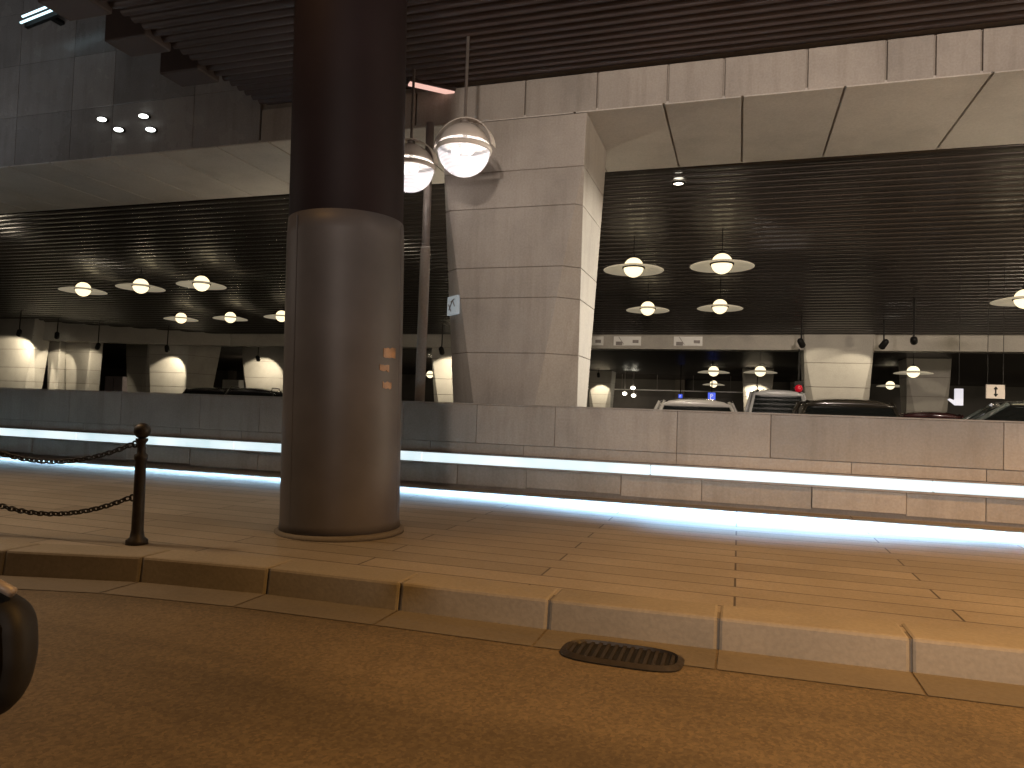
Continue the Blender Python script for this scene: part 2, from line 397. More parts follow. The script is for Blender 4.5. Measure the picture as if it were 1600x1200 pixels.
# upper wall on the left
uw = thing('upper_wall', 'tall grey stone clad wall above the beam at the upper left', 'wall', (0, 0, 0))
bm = B(); box(bm, -45, FX0-.02, 9.1, 9.5, 6.6, 11.5); box(bm, -45, FX0-.02, 9.03, 9.055, 5.15, 11.5); link('core', bm, 'stone_dark', uw)
bm = B(); zz = [5.145, 6.0, 6.92, 7.85, 8.8, 9.8, 11.5]
for z0, z1 in zip(zz, zz[1:]):
    x = FX0-.02; k = 0
    while x > -32:
        L = (1.25, 1.65, .9)[k % 3]; box(bm, x-L+.003, x-.003, 9.0, 9.035, z0+.003, z1-.003); x -= L; k += 1
link('cladding', bm, 'stone_upper', uw, bevel=.004)
for i, (px, py, tx) in enumerate([(160, 187, 'leftmost of the oval reflections'), (225, 182, 'highest of the oval reflections'), (186, 203, 'lower left of the oval reflections'), (236, 203, 'lower right of the oval reflections')]):  # window reflections modelled as glowing ovals
    p = atY(px, py, 8.97)
    t = thing('oval_reflection', 'small white oval reflection on the grey upper wall, ' + tx, 'wall reflection', p, group='oval reflections on the upper wall')
    bm = B(); lathe(bm, [(1e-5, .05), (.06, .045), (.085, .02), (.09, 0), (.085, -.012)], 20)
    for q in bm.verts: q.co = Vector((q.co.x*1.15, -q.co.z*.8, q.co.y*.42 - q.co.x*.22))
    link('lens', bm, 'wrefl', t, smooth=True)  # glowing face of the oval reflection, no lamp lens
    bm = B(); lathe(bm, [(.098, .012), (.105, -.02), (.09, -.034)], 20)
    for q in bm.verts: q.co = Vector((q.co.x*1.15, -q.co.z*.8, q.co.y*.42 - q.co.x*.22))
    link('rim', bm, 'black', t, smooth=True)

# ------------------------------------------------------------------ dark canopy soffit with stepped end
can = thing('canopy', 'dark slatted canopy over the pavement with a stepped left end', 'canopy', (0, 0, 0))
XS0 = -6.93
bm = B(); box(bm, XS0, 35, 4.4, 8.995, 5.70, 7.2); link('deck', bm, 'soffit', can)
def ribs(bm, x0, x1, y0, y1, z, pitch, dep, slope=0.0, ridge=.62):
    n = int((y1-y0)/pitch)
    prev = None; rows = []
    for i in range(n):
        ya = y0+i*pitch
        for k in range(7):
            t = k/6; yy = ya+t*pitch*ridge
            rows.append((yy, z-slope*(yy-y0) - dep*math.sin(math.pi*t)**.8))
        rows.append((ya+pitch*(ridge+.06), z-slope*(ya+pitch*ridge-y0)+.016)); rows.append((ya+pitch*.97, z-slope*(ya+pitch-y0)+.016))
    va = [(bm.verts.new((x0, y, zz)), bm.verts.new((x1, y, zz))) for y, zz in rows]
    for p, q in zip(va, va[1:]): bm.faces.new((p[0], p[1], q[1], q[0]))
bm = B(); ribs(bm, XS0+.002, 35, 4.42, 8.99, 5.665, .155, .03); link('slats', bm, 'soffit', can)
bm = B()
bm.free()
for k in range(5):                                           # toothed left edge: deep blocks sticking out of the deck
    yb = 7.95-.88*k
    bm = B(); box(bm, -7.57, XS0-.003, yb-.42, yb, 5.575, 6.1); link('edge_block', bm, 'soffit', can, bevel=.02)
bm = B(); box(bm, XS0-.06, XS0-.004, 4.4, 8.99, 6.11, 7.2); link('edge_board', bm, 'soffit', can)

# pinkish batten lamp under the canopy and double tube lamp on the upper wall
a, c = atZ(639, 129, 5.60), atZ(720, 147, 5.60)
mid = (a+c)/2; d = c-a
t = thing('batten_lamp', 'pinkish flat batten lamp fixed under the dark canopy', 'lamp', mid, math.atan2(d.y, d.x))
bm = B(); box(bm, -d.length/2, d.length/2, -.05, .05, -.03, .0); link('diffuser', bm, 'pink', t, bevel=.008)
bm = B(); box(bm, -d.length/2-.01, d.length/2+.01, -.06, .06, .002, .06); link('housing', bm, 'soffit', t, bevel=.006)
for px0, py0, px1, py1, tx in ((35, 26, 92, 3, 'bluish twin tube lamp on the tall grey wall at upper left'), (116, 2, 170, -16, 'bluish tube lamp cut by the top edge beside the canopy end')):
    a, c = atY(px0, py0, 8.6), atY(px1, py1, 8.6); d = c-a
    t = thing('tube_lamp', tx, 'tube lamp', (a+c)/2, group='tube lamps on the upper wall'); t.rotation_euler = (0, -math.atan2(d.z, d.x), 0)
    for s in (0, 1):
        bm = B(); tube(bm, [(-d.length/2, -s*.04, -s*.13), (d.length/2, -s*.04, -s*.13)], .018, 10); link('tube', bm, 'tube', t, smooth=True)
    bm = B(); box(bm, -d.length/2-.02, d.length/2+.02, .035, .10, -.17, .05)
    box(bm, -.05, .05, .10, .42, -.06, .0); link('tray', bm, 'black', t, bevel=.008)

# ------------------------------------------------------------------ pillars
def pillar_mesh(bm, zs, wt, wb, dt, db, ch, cy, gap=.008, core=False):
    """flared pillar: top width wt narrowing to wb, depth dt to db, front corners cut by chamfers growing to ch x cy at the foot"""
    z0, z1 = zs[0], zs[-1]
    def ring(z, ins=0.0):
        t = (z1-z)/(z1-z0)                                   # 0 at top, 1 at the foot
        hw = (wt+(wb-wt)*t)/2 - ins; dd = dt+(db-dt)*t
        tc = min(1.0, max(0.0, (t-.12)/.88)); cx = max(.012, ch*tc); cyy = max(.012, cy*tc)
        return [(-hw, cyy+ins, z), (-hw+cx, ins, z), (hw-cx, ins, z), (hw, cyy+ins, z), (hw, dd-cyy*.15-ins, z), (hw-cx*.5, dd-ins, z), (-hw+cx*.5, dd-ins, z), (-hw, dd-cyy*.15-ins, z)]
    if core:
        n = 6
        for i in range(n): hexa(bm, ring(z0+(z1-z0)*i/n, .012), ring(z0+(z1-z0)*(i+1)/n, .012))
        return
    for a, c in zip(zs, zs[1:]):
        hexa(bm, ring(a+gap/2), ring(c-gap/2))
pil = thing('flared_pillar', 'big flared stone pillar rising behind the parapet to the beam', 'pillar', (-2.99, 9.0, 0))
bm = B(); pillar_mesh(bm, [0, .62, 1.27, 1.96, 2.70, 3.11, 3.92, 4.42, 5.125], 2.02, 1.74, 1.45, 1.0, .66, .60); link('cladding', bm, 'stone', pil, bevel=.006)
bm = B(); pillar_mesh(bm, [0, 5.1], 2.02, 1.74, 1.45, 1.0, .66, .60, core=True); link('core', bm, 'stone_dark', pil)
nb = thing('pillar_reflection', 'small pale reflection on the left facet of the big flared pillar', 'reflection', (-3.805, 9.105, 2.62), -.73)  # reflection on the pillar modelled as a pale glowing plate
bm = B(); box(bm, -.15, .15, -.03, .02, -.13, .13); link('board', bm, 'reflection', nb, bevel=.005)
bm = B()
for p0, p1 in (((-.08, -.06), (.02, .07)), ((.02, .07), (.09, -.02)), ((-.03, .05), (.08, .08)), ((-.1, .02), (-.02, -.08))):
    tube(bm, [(p0[0], -.031, p0[1]), (p1[0], -.031, p1[1])], .009, 6)
link('reflected_strokes', bm, 'pipe', nb)

# ------------------------------------------------------------------ hall: sloped slatted ceiling, second beam, far ceiling, back wall
SL = .188; CY0 = 11.44; CZ0 = 5.22
def cz(y): return CZ0-SL*(y-CY0)
hc = thing('hall_ceiling', 'dark brown slatted ceiling sloping down over the parking hall', 'ceiling', (0, 0, 0))
bm = B(); ribs(bm, -45, 30, CY0, 21.0, CZ0, .20, .016, SL); link('slats', bm, 'ceil', hc)
bm = B(); hexa(bm, [(-45, CY0, CZ0+.06), (30, CY0, CZ0+.06), (30, 21.2, cz(21.2)+.06), (-45, 21.2, cz(21.2)+.06)],
               [(-45, CY0, CZ0+.3), (30, CY0, CZ0+.3), (30, 21.2, cz(21.2)+.3), (-45, 21.2, cz(21.2)+.3)]); link('deck', bm, 'soffit', hc)
b2 = thing('rear_beam', 'plain stone beam across the back of the slatted ceiling', 'beam', (0, 0, 0))
def wallseg(bm, a, c, z0a, z1a, z0c, z1c, th):
    d = (Vector((c[0], c[1]))-Vector((a[0], a[1]))).normalized(); n = Vector((-d.y, d.x))*th
    hexa(bm, [(a[0], a[1], z0a), (c[0], c[1], z0c), (c[0]+n.x, c[1]+n.y, z0c), (a[0]+n.x, a[1]+n.y, z0a)],
             [(a[0], a[1], z1a), (c[0], c[1], z1c), (c[0]+n.x, c[1]+n.y, z1c), (a[0]+n.x, a[1]+n.y, z1a)])
bm = B(); wallseg(bm, (-17.2, 20.85), (30, 20.85), 3.05, 3.52, 3.05, 3.52, .5); link('straight_span', bm, 'stone_far', b2, bevel=.01)
bm = B(); wallseg(bm, (-45, 14.5), (-17.21, 20.85), 3.1, 4.9, 3.05, 3.52, .5); link('angled_span', bm, 'stone_far', b2, bevel=.01)
fc = thing('far_ceiling', 'low dark ceiling over the far bays of the parking hall', 'ceiling', (0, 0, 0))
bm = B(); ribs(bm, -70, 45, 21.4, 47.5, 3.36, .30, .03); link('slats', bm, 'ceil', fc)
bm = B(); box(bm, -70, 45, 21.4, 47.5, 3.42, 3.6); link('deck', bm, 'soffit', fc)
bk = thing('back_wall', 'dark wall closing the far side of the parking hall', 'wall', (0, 0, 0))
bm = B(); box(bm, -70, 45, 47.5, 47.9, 0, 3.6); box(bm, -70.4, -70, 14, 47.9, 0, 5); box(bm, 45, 45.4, 11.5, 47.9, 0, 5.2); link('panel', bm, 'dark_wall', bk)
bm = B()
for k in range(14): box(bm, -60+k*7, -59.4+k*7, 47.2, 47.5, 0, 3.4)
link('pilaster', bm, 'stone_dark', bk)
tr = thing('cable_tray', 'thin pale cable tray crossing the far end of the hall', 'cable tray', (0, 0, 0))
bm = B(); box(bm, -9, 4, 41.0, 41.3, 2.42, 2.47); link('tray', bm, 'white', tr)
bm = B()
bm.free()
for k in range(7):
    bm = B(); box(bm, -8.5+k*2, -8.47+k*2, 41.1, 41.13, 2.47, 3.34); link('hanger', bm, 'pipe', tr)
for i, (px, tx) in enumerate([(980, 'pale rectangular panel on the rear beam between two dark gaps'), (1075, 'pale rectangular panel on the rear beam beneath the lamp pair'), (922, 'pale panel on the rear beam beside the big pillar')]):
    p = atY(px, 540, 20.84)
    t = thing('beam_panel', tx, 'panel', (p.x, 20.845, 3.28), group='pale panels on the rear beam')
    bm = B(); box(bm, -.40, .40, -.03, 0, -.135, .135); link('plate', bm, 'white', t, bevel=.005)
    bm = B(); box(bm, -.33, -.14, -.036, -.031, -.125, -.02); box(bm, .16, .33, -.036, -.031, -.06, .03); tube(bm, [(-.25, -.034, .12), (-.1, -.034, -.1)], .008, 6); link('cutout', bm, 'pipe', t)

def far_pillar(px, Y, wt, wb, ztop, label, rot=0.0, dt=1.3, db=.9, ch=.45, cy=.42):
    x = atX0(px, Y)
    t = thing('stone_pillar', label, 'pillar', (x, Y, 0), rot, 'pillars inside the parking hall')
    bm = B(); pillar_mesh(bm, [0, .55, 1.2, 1.55, 2.05, 2.7, ztop], wt, wb, dt, db, ch, cy, gap=.014); link('cladding', bm, 'stone_far', t, bevel=.006)
    bm = B(); pillar_mesh(bm, [0, ztop-.02], wt, wb, dt, db, ch, cy, core=True); link('core', bm, 'stone_dark', t)
    return t
far_pillar(1308, 20.7, 1.76, 1.42, 3.60, 'pale pillar lit from below behind the dark parked car', ch=.42)
far_pillar(260, 20.75, 1.85, 1.45, 3.62, 'tapered pillar with a round pool of spotlight on one face', dt=1.75, db=1.2, ch=.08, cy=.08)
far_pillar(14, 18.9, 2.15, 1.7, 3.85, 'bright wide pillar cut by the left edge of the view', dt=.7, db=.5, ch=.25)
far_pillar(80, 19.75, .60, .45, 3.6, 'narrow bright pillar, slimmest in the left row', dt=.45, db=.4, ch=.1, cy=.1)
far_pillar(118, 20.0, 1.25, 1.0, 3.6, 'cream pillar with a bright right edge under the angled beam', dt=.55, db=.5, ch=.15, cy=.1)
far_pillar(210, 22.2, 1.1, .8, 3.34, 'dim narrow pillar just left of the spotlit tapered pillar', dt=.7, db=.5, ch=.2, cy=.2)
far_pillar(413, 24.0, 2.1, 1.9, 3.34, 'broad washed pillar right behind the dark cars at left', rot=.15)
far_pillar(704, 21.0, 1.5, 1.25, 3.34, 'pale pillar showing left of the big flared pillar')
far_pillar(936, 38.0, 1.3, 1.0, 3.34, 'distant small pillar lit from above right of the big pillar')
far_pillar(1183, 34.0, 1.35, 1.0, 3.34, 'distant yellowish pillar between the two nearest cars')
far_pillar(1450, 27.0, 1.35, 1.1, 3.34, 'far pillar with a slanted light patch right of the dark car')

# ------------------------------------------------------------------ saucer pendants in the hall
PW = 105.0
def pendant(loc, label, group, ceilz, mat='globe', dia=1.0):
    t = thing('pendant_lamp', label, 'pendant lamp', loc, group=group)
    s = dia
    bm = B(); lathe(bm, [(.185*s, .020*s), (.33*s, .006*s), (.47*s, -.028*s), (.50*s, -.044*s), (.495*s, -.056*s), (.46*s, -.044*s), (.33*s, -.012*s), (.185*s, .004*s)], 40, cap=False)
    link('saucer', bm, 'frost', t, smooth=True)
    bm = B(); lathe(bm, sphere_prof(.165*s, 16), 28); link('globe', bm, mat, t, smooth=True)
    lamp('globe_light', 'POINT', (0, 0, 0), PW if mat == 'globe' else PW*.7, (1.0, .85, .62), t, size=.168*s)
    bm = B(); lathe(bm, [(.168*s, .02*s), (.187*s, .022*s), (.187*s, -.018*s), (.168*s, -.016*s)], 32); link('band', bm, 'black', t, smooth=True)
    bm = B(); lathe(bm, [(.06*s, .155*s), (.05*s, .19*s), (.008, .21*s), (.008, ceilz-loc[2])], 12); link('stem', bm, 'black', t, smooth=True)
    return t
ZL = 3.65
near = [(990, 418, 'left one of the nearest pair right of big pillar'), (1128, 412, 'right one of the nearest pair right of big pillar'),
        (1012, 482, 'left one of the lower pair right of big pillar'), (1125, 479, 'right one of the lower pair right of big pillar'),
        (130, 452, 'leftmost of the upper trio in the left bay'), (220, 447, 'middle of the upper trio in the left bay'), (315, 443, 'rightmost of the upper trio in the left bay'),
        (283, 497, 'leftmost of the lower trio in the left bay'), (360, 496, 'middle of the lower trio in the left bay'), (440, 494, 'rightmost of the lower trio beside the round column')]
for px, py, tx in near:
    front = py < 460; p = atZ(px, py, 4.1 if front else ZL); pendant(p, 'globe pendant in white saucer, ' + tx, 'saucer pendants under the slatted ceiling', cz(p.y), dia=1.19 if front else 1.0)
far = [(1115, 600, 'lower left of the far four'), (1115, 580, 'upper left of the far four'), (1183, 602, 'lower right of the far four'), (1188, 580, 'upper right of the far four'),
       (1427, 581, 'upper of the far right pair'), (1391, 602, 'lower of the far right pair'), (933, 602, 'far one beside the foot of the big pillar'), (672, 585, 'far one left of the big pillar')]
for px, py, tx in far:
    p = atZ(px, py, 2.6); pendant(p, 'small distant globe pendant, ' + tx, 'far saucer pendants', 3.36, 'globe_far')
p = atZ(1603, 467, 3.4); p = atY(1602, 467, 14.0)
pendant(p, 'globe pendant whose saucer just enters at the right edge', 'saucer pendants under the slatted ceiling', cz(p.y))
for i, (px, py, tx) in enumerate([(976, 615, 'left of three tiny bright lamps beyond the cars'), (989, 606, 'top of three tiny bright lamps beyond the cars'), (990, 618, 'lowest of three tiny bright lamps beyond the cars')]):
    p = atY(px, py, 38.5)
    t = thing('bulkhead_lamp', 'round white lamp, ' + tx, 'lamp', p, group='tiny lamps at the far end')
    bm = B(); lathe(bm, sphere_prof(.12, 8, sz=.7), 14); link('globe', bm, 'spot', t, smooth=True)
    bm = B(); lathe(bm, [(.03, .08), (.02, 3.38-p.z)], 8); link('stem', bm, 'pipe', t)

# ------------------------------------------------------------------ near globe lamps under the canopy
def globe_lamp(px, py, Y, label, ceil):
    p = atY(px, py, Y)
    t = thing('globe_lamp', label, 'globe lamp', p, group='globe lamps under the canopy')
    r = .31
    bm = B(); lathe(bm, sphere_prof(r, 14, -88, 8), 36, cap=False); link('glass_bowl', bm, 'ribglass', t, smooth=True)
    bm = B(); lathe(bm, sphere_prof(r*1.005, 12, 14, 80) + [(.03, r*1.01)], 36, cap=False)
    o = link('shade', bm, 'shade', t, smooth=True); so = o.modifiers.new('wall', 'SOLIDIFY'); so.thickness = .008
    bm = B(); lathe(bm, [(r*1.0, .03), (r*1.06, .03), (r*1.08, .005), (r*1.05, -.02), (r*.99, -.02)], 40, cap=False); link('rim', bm, 'shade', t, smooth=True)
    bm = B()                                                 # outer hoop over the shade
    rings = []
    for k in range(25):
        a = R(4+172*k/24); rr = r*1.17
        rings.append([(math.cos(a)*rr, -.07, math.sin(a)*rr), (math.cos(a)*rr, .07, math.sin(a)*rr), (math.cos(a)*(rr+.012), .07, math.sin(a)*(rr+.012)), (math.cos(a)*(rr+.012), -.07, math.sin(a)*(rr+.012))])
    vr = [[bm.verts.new(q) for q in g_] for g_ in rings]
    for g0, g1 in zip(vr, vr[1:]):
        for k in range(4): bm.faces.new((g0[k], g0[(k+1) % 4], g1[(k+1) % 4], g1[k]))
    bm.faces.new(vr[0]); bm.faces.new(vr[-1]); link('hoop', bm, 'shade', t, smooth=False)
    for sx in (-1, 1):
        bm = B(); lathe(bm, sphere_prof(.055, 8), 14, c=(sx*.085, -.04, -.02)); link('bulb', bm, 'bulb', t, smooth=True)
    bm = B(); lathe(bm, [(.05, r*1.02), (.05, r*1.2), (.018, r*1.25), (.018, ceil-p.z)], 12); link('rod', bm, 'pipe', t, smooth=True)
    bm = B(); box(bm, -.02, .02, -.02, .02, -.06, r*1.0); link('lampholder', bm, 'white', t)
    lamp('bulb_light', 'POINT', (0, 0, -.03), 16, (1.0, .86, .76), t, size=.06)
    return t
globe_lamp(725, 235, 7.75, 'clear globe lamp with cream hood fully seen before the big pillar', 5.66)
globe_lamp(641, 263, 8.35, 'clear globe lamp with cream hood half hidden behind the round column', 5.66)

# downpipe between canopy and parapet
dp = thing('downpipe', 'thin pale downpipe standing on the parapet right of the round column', 'pipe', (atX0(640, 8.55), 8.86, 0))
bm = B(); lathe(bm, [(.055, 1.276), (.055, 5.12)], 16); link('pipe', bm, 'pipe', dp, smooth=True)
bm = B(); lathe(bm, [(.068, 1.276), (.068, 3.35), (.06, 3.4)], 16); link('sleeve', bm, 'stone', dp, smooth=True)

# ------------------------------------------------------------------ round column on the pavement
col = thing('round_column', 'thick dark round column standing on the pavement', 'column', (-3.17, 5.30, .16))
col.rotation_euler = (0, -.022, 0)
bm = B(); lathe(bm, [(.476, 2.58), (.470, 5.9)], 64); link('shaft', bm, 'col_top', col, smooth=True, bevel=.003)
bm = B(); lathe(bm, [(.497, .03), (.490, .10), (.487, 2.45), (.479, 2.60)], 64); link('sleeve', bm, 'col_low', col, smooth=True)
bm = B()
for k in range(3):
    a = R(-100+k*120-12); ca, sa = math.cos(a), math.sin(a); mm = Matrix.Rotation(a, 4, 'Z')
    box(bm, .484, .4905, -.008, .008, .12, 2.57, mm)
link('seam', bm, 'col_low', col)
def patch(a0, a1, z0, z1, name):                            # amber reflection painted on as a patch following the column's surface
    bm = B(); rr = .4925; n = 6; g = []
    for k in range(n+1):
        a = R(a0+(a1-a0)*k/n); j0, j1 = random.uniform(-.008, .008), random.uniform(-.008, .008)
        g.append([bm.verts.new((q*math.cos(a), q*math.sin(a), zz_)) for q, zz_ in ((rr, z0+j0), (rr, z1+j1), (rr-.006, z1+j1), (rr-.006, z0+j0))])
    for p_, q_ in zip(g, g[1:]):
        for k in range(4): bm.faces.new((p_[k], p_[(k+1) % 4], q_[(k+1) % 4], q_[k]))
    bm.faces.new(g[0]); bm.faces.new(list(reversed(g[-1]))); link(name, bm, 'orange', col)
patch(-20, -2, 1.44, 1.52, 'reflection_patch'); patch(-24, -12, 1.33, 1.38, 'reflection_patch'); patch(-20, -8, 1.19, 1.24, 'reflection_patch')
bm = B(); lathe(bm, [(.53, -.01), (.53, .02), (.50, .035)], 64); link('base_collar', bm, 'gutter', col, smooth=True)

# ------------------------------------------------------------------ bollards and chains
def bollard(loc, label):
    t = thing('bollard', label, 'bollard', loc, group='chained bollards on the kerb side')
    bm = B(); lathe(bm, [(.075, 0), (.075, .03), (.05, .05), (.042, .10), (.037, .60), (.047, .62), (.047, .645), (.030, .66), (.028, .73), (.042, .75), (.042, .765)], 20); link('post', bm, 'iron', t, smooth=True)
    bm = B(); lathe(bm, sphere_prof(.058, 12), 20, c=(0, 0, .82)); link('finial', bm, 'iron', t, smooth=True)
    for z in (.33, .72):
        bm = B()
        for k in range(12):
            a0, a1 = 2*math.pi*k/12, 2*math.pi*(k+1)/12
            tube(bm, [(-.062+.022*math.cos(a0), 0, z+.022*math.sin(a0)), (-.062+.022*math.cos(a1), 0, z+.022*math.sin(a1))], .007, 6)
        link('eyelet', bm, 'iron', t)
    return t
b0 = Vector((-4.14, 4.13, .16)); b1 = Vector((-5.62, 3.85, .16))
bollard(b0, 'dark iron ball-topped bollard holding two chains')
bollard(b1, 'dark iron bollard just beyond the left edge at the far chain end')
def chain(z, sag, label):
    a = b0+Vector((-.075, -.012, z)); c = b1+Vector((.075, .012, z))
    bm = B(); n = 34; pts = []
    for i in range(n+1):
        s = i/n; p = a.lerp(c, s); p.z -= sag*(1-(2*s-1)**2); pts.append(p)
    for i in range(n):
        d = pts[i+1]-pts[i]; m_ = (pts[i]+pts[i+1])/2; dn = d.normalized()
        side = dn.orthogonal().normalized() if i % 2 else dn.cross(dn.orthogonal()).normalized()
        L = d.length*.72; W = .018; loop = []
        for k in range(10):
            an = 2*math.pi*k/10; loop.append(m_+dn*L*math.cos(an)+side*W*math.sin(an))
        tube(bm, loop+[loop[0]], .0065, 5)
    o = link('chain', bm, 'iron'); tag(o, label, 'chain', 'chains between the bollards'); return o
chain(.72, .155, 'upper dark chain sagging left from the bollard top')
chain(.33, .15, 'lower dark chain sagging left from the bollard middle')

# ------------------------------------------------------------------ wing mirror of the car the view is from
wm = thing('wing_mirror', 'black car wing mirror with a pale top edge at lower left', 'wing mirror', (-1.095, .78, .885))
bm = B()
prof = [(.0, .088), (.07, .082), (.125, .066), (.145, .04), (.152, -.02), (.142, -.075), (.115, -.105), (.05, -.13), (-.06, -.135), (-.12, -.1), (-.135, 0), (-.11, .07)]
lo = [(x, -.05, z) for x, z in prof]; mi = [(x*.96, .0, z*.96) for x, z in prof]; hi = [(x*.62, .05, z*.6) for x, z in prof]
rings = [[bm.verts.new(q) for q in rr] for rr in (lo, mi, hi)]
for g0, g1 in zip(rings, rings[1:]):
    for k in range(12): bm.faces.new((g0[k], g0[(k+1) % 12], g1[(k+1) % 12], g1[k]))
bm.faces.new(list(reversed(rings[0]))); bm.faces.new(rings[-1])
o = link('housing', bm, 'black', wm, smooth=True)
ss = o.modifiers.new('smooth', 'SUBSURF'); ss.levels = 2; ss.render_levels = 2
bm = B(); tube(bm, [(-.11, -.02, .078), (-.04, -.02, .094), (.03, -.02, .093), (.08, -.02, .086), (.115, -.02, .076)], .0075, 8); link('trim', bm, 'pipe', wm, smooth=True)
bm = B(); bm.faces.new([bm.verts.new((x*.86, -.053, z*.84)) for x, z in prof]); link('mirror_glass', bm, 'glass', wm)
bm = B(); hexa(bm, [(-.10, -.06, -.12), (-.02, -.06, -.12), (-.02, .0, -.12), (-.10, .0, -.12)], [(-.16, -.24, -.19), (-.06, -.24, -.19), (-.06, -.16, -.2), (-.16, -.16, -.2)]); link('arm', bm, 'black', wm, bevel=.01)

# ------------------------------------------------------------------ cars
def car(loc, rz, paint, label, hgt=1.47, wid=1.78, rails=False):
    mt = plain('paint_'+str(len(bpy.data.materials)), paint, rough=.22, spec=.6, nvar=.04, coat=.6)
    t = thing('parked_car', label, 'car', loc, rz, 'cars parked behind the parapet')
    hw = wid/2; L = 2.1
    st = [(-L, .70, .42, .78), (-L+.08, .86, .30, .92), (-1.5, .97, .22, .97), (-.6, 1, .20, .96), (.5, 1, .20, .95), (1.1, .98, .22, .93), (1.7, .92, .24, .84), (L-.07, .80, .30, .72), (L, .64, .40, .62)]
    bm = B(); rings = []
    for x, wf, zb, zt in st:
        y = hw*wf
        rings.append([bm.verts.new(q) for q in ((x, -y*.86, zb), (x, -y*.97, zb+.1), (x, -y, (zb+zt)/2), (x, -y*.97, zt-.1), (x, -y*.88, zt-.01), (x, 0, zt+.035), (x, y*.88, zt-.01), (x, y*.97, zt-.1), (x, y, (zb+zt)/2), (x, y*.97, zb+.1), (x, y*.86, zb))])
    for a, c in zip(rings, rings[1:]):
        for k in range(11): bm.faces.new((a[k], a[(k+1) % 11], c[(k+1) % 11], c[k]))
    bm.faces.new(list(reversed(rings[0]))); bm.faces.new(rings[-1])
    link('body', bm, mt, t, smooth=True)
    zb = .93; zr = hgt-.05
    base = [(1.05, .72), (.3, .84), (-.9, .85), (-1.72, .74)]; roof = [(.28, .60), (.0, .64), (-.9, .64), (-1.32, .56)]
    k_ = hw/.89
    lo = [(x, -y*k_, zb) for x, y in base] + [(x, y*k_, zb) for x, y in reversed(base)]
    hi = [(x, -y*k_, zr) for x, y in roof] + [(x, y*k_, zr) for x, y in reversed(roof)]
    bm = B(); hexa(bm, lo, hi); link('windows', bm, 'glass', t, bevel=.03)
    bm = B(); n = 10; top = []; bot = []
    for i in range(n+1):
        x = .34-1.74*i/n; rw = .665*k_*(1-.10*(2*i/n-1)**4); row = []; rb = []
        for j in range(9):
            s = -1+2*j/8; crown = .075*(1-s*s*.9)*(1-.75*(2*i/n-1)**2) - .06*abs(s)**4
            row.append(bm.verts.new((x, rw*s, zr+.012+crown))); rb.append(bm.verts.new((x, rw*s*.97, zr-.085)))
        top.append(row); bot.append(rb)
    for i in range(n):
        for j in range(8):
            bm.faces.new((top[i][j], top[i][j+1], top[i+1][j+1], top[i+1][j])); bm.faces.new((bot[i][j], bot[i+1][j], bot[i+1][j+1], bot[i][j+1]))
        for j in (0, 8): bm.faces.new((top[i][j], top[i+1][j], bot[i+1][j], bot[i][j]))
    for i in (0, n):
        for j in range(8): bm.faces.new((top[i][j], top[i][j+1], bot[i][j+1], bot[i][j]))
    link('roof', bm, mt, t, smooth=True)
    for s in (-1, 1):
        for (bx, by), (rx, ry) in ((base[0], roof[0]), (base[2], roof[2]), (base[3], roof[3])):
            bm = B(); tube(bm, [(bx, s*by*k_*1.01, zb-.02), ((bx+rx)/2+.02, s*(by+ry)/2*k_*1.015, (zb+zr)/2+.02), (rx, s*ry*k_*1.01, zr)], .036, 8); link('window_post', bm, mt, t, smooth=True)
        if rails:
            bm = B(); tube(bm, [(.2, s*.58*k_, zr+.05), (.1, s*.58*k_, zr+.09), (-1.1, s*.56*k_, zr+.09), (-1.2, s*.56*k_, zr+.04)], .016, 8); link('roof_rail', bm, 'chrome', t, smooth=True)
        bm = B(); lathe(bm, sphere_prof(.09, 8, sz=.7), 12, c=(.72, s*(hw+.07), 1.0)); link('door_mirror', bm, mt, t, smooth=True)
        bm = B(); box(bm, L-.16, L-.02, s*hw*.58-.15, s*hw*.58+.15, .58, .70); link('headlight', bm, 'headl', t, bevel=.03)
        bm = B(); box(bm, -L-.005, -L+.10, s*hw*.66-.13, s*hw*.66+.13, .68, .84); link('taillight', bm, 'taill', t, bevel=.02)
        for wx in (-1.3, 1.32):
            bm = B(); lathe(bm, [(.20, -.09), (.30, -.10), (.325, -.06), (.325, .06), (.30, .10), (.20, .09)], 28)
            for q in bm.verts: q.co = Vector((q.co.x+wx, q.co.z+s*(hw-.11), q.co.y+.325))
            wh = link('wheel', bm, 'tyre', t, smooth=True)
            bm = B(); lathe(bm, [(1e-5, .07), (.19, .085), (.2, .10)], 20)
            for q in bm.verts: q.co = Vector((q.co.x+wx, s*q.co.z+s*(hw-.11), q.co.y+.325))
            link('rim', bm, 'chrome', wh)
    return t
car((1.74, 14.35, 0), R(90), (.035, .03, .022), 'dark olive parked car in front of the lit pillar', 1.56, 2.0)
car((-.90, 15.0, 0), R(96), (.62, .60, .56), 'silver grey parked car nearest the big pillar', 1.50, 1.84)
car((.86, 19.2, 0), R(90), (.6, .6, .6), 'silver minivan parked behind, between dark car and lit pillar', 1.85, 1.62)
car((4.6, 20.5, 0), R(80), (.05, .015, .015), 'low maroon car parked far right of the dark car', 1.45, 1.75)
car((3.95, 12.2, 0), R(172), (.10, .12, .11), 'dark green suv side on at the right edge', 1.57, 1.9)
car((-16.2, 19.2, 0), R(115), (.025, .02, .02), 'dark parked car with a glinting roof below the tapered pillar', 1.50, 1.8)
car((-13.9, 18.2, 0), R(118), (.02, .018, .02), 'black parked car with a curved roof nearest the round column', 1.50, 1.8, rails=True)

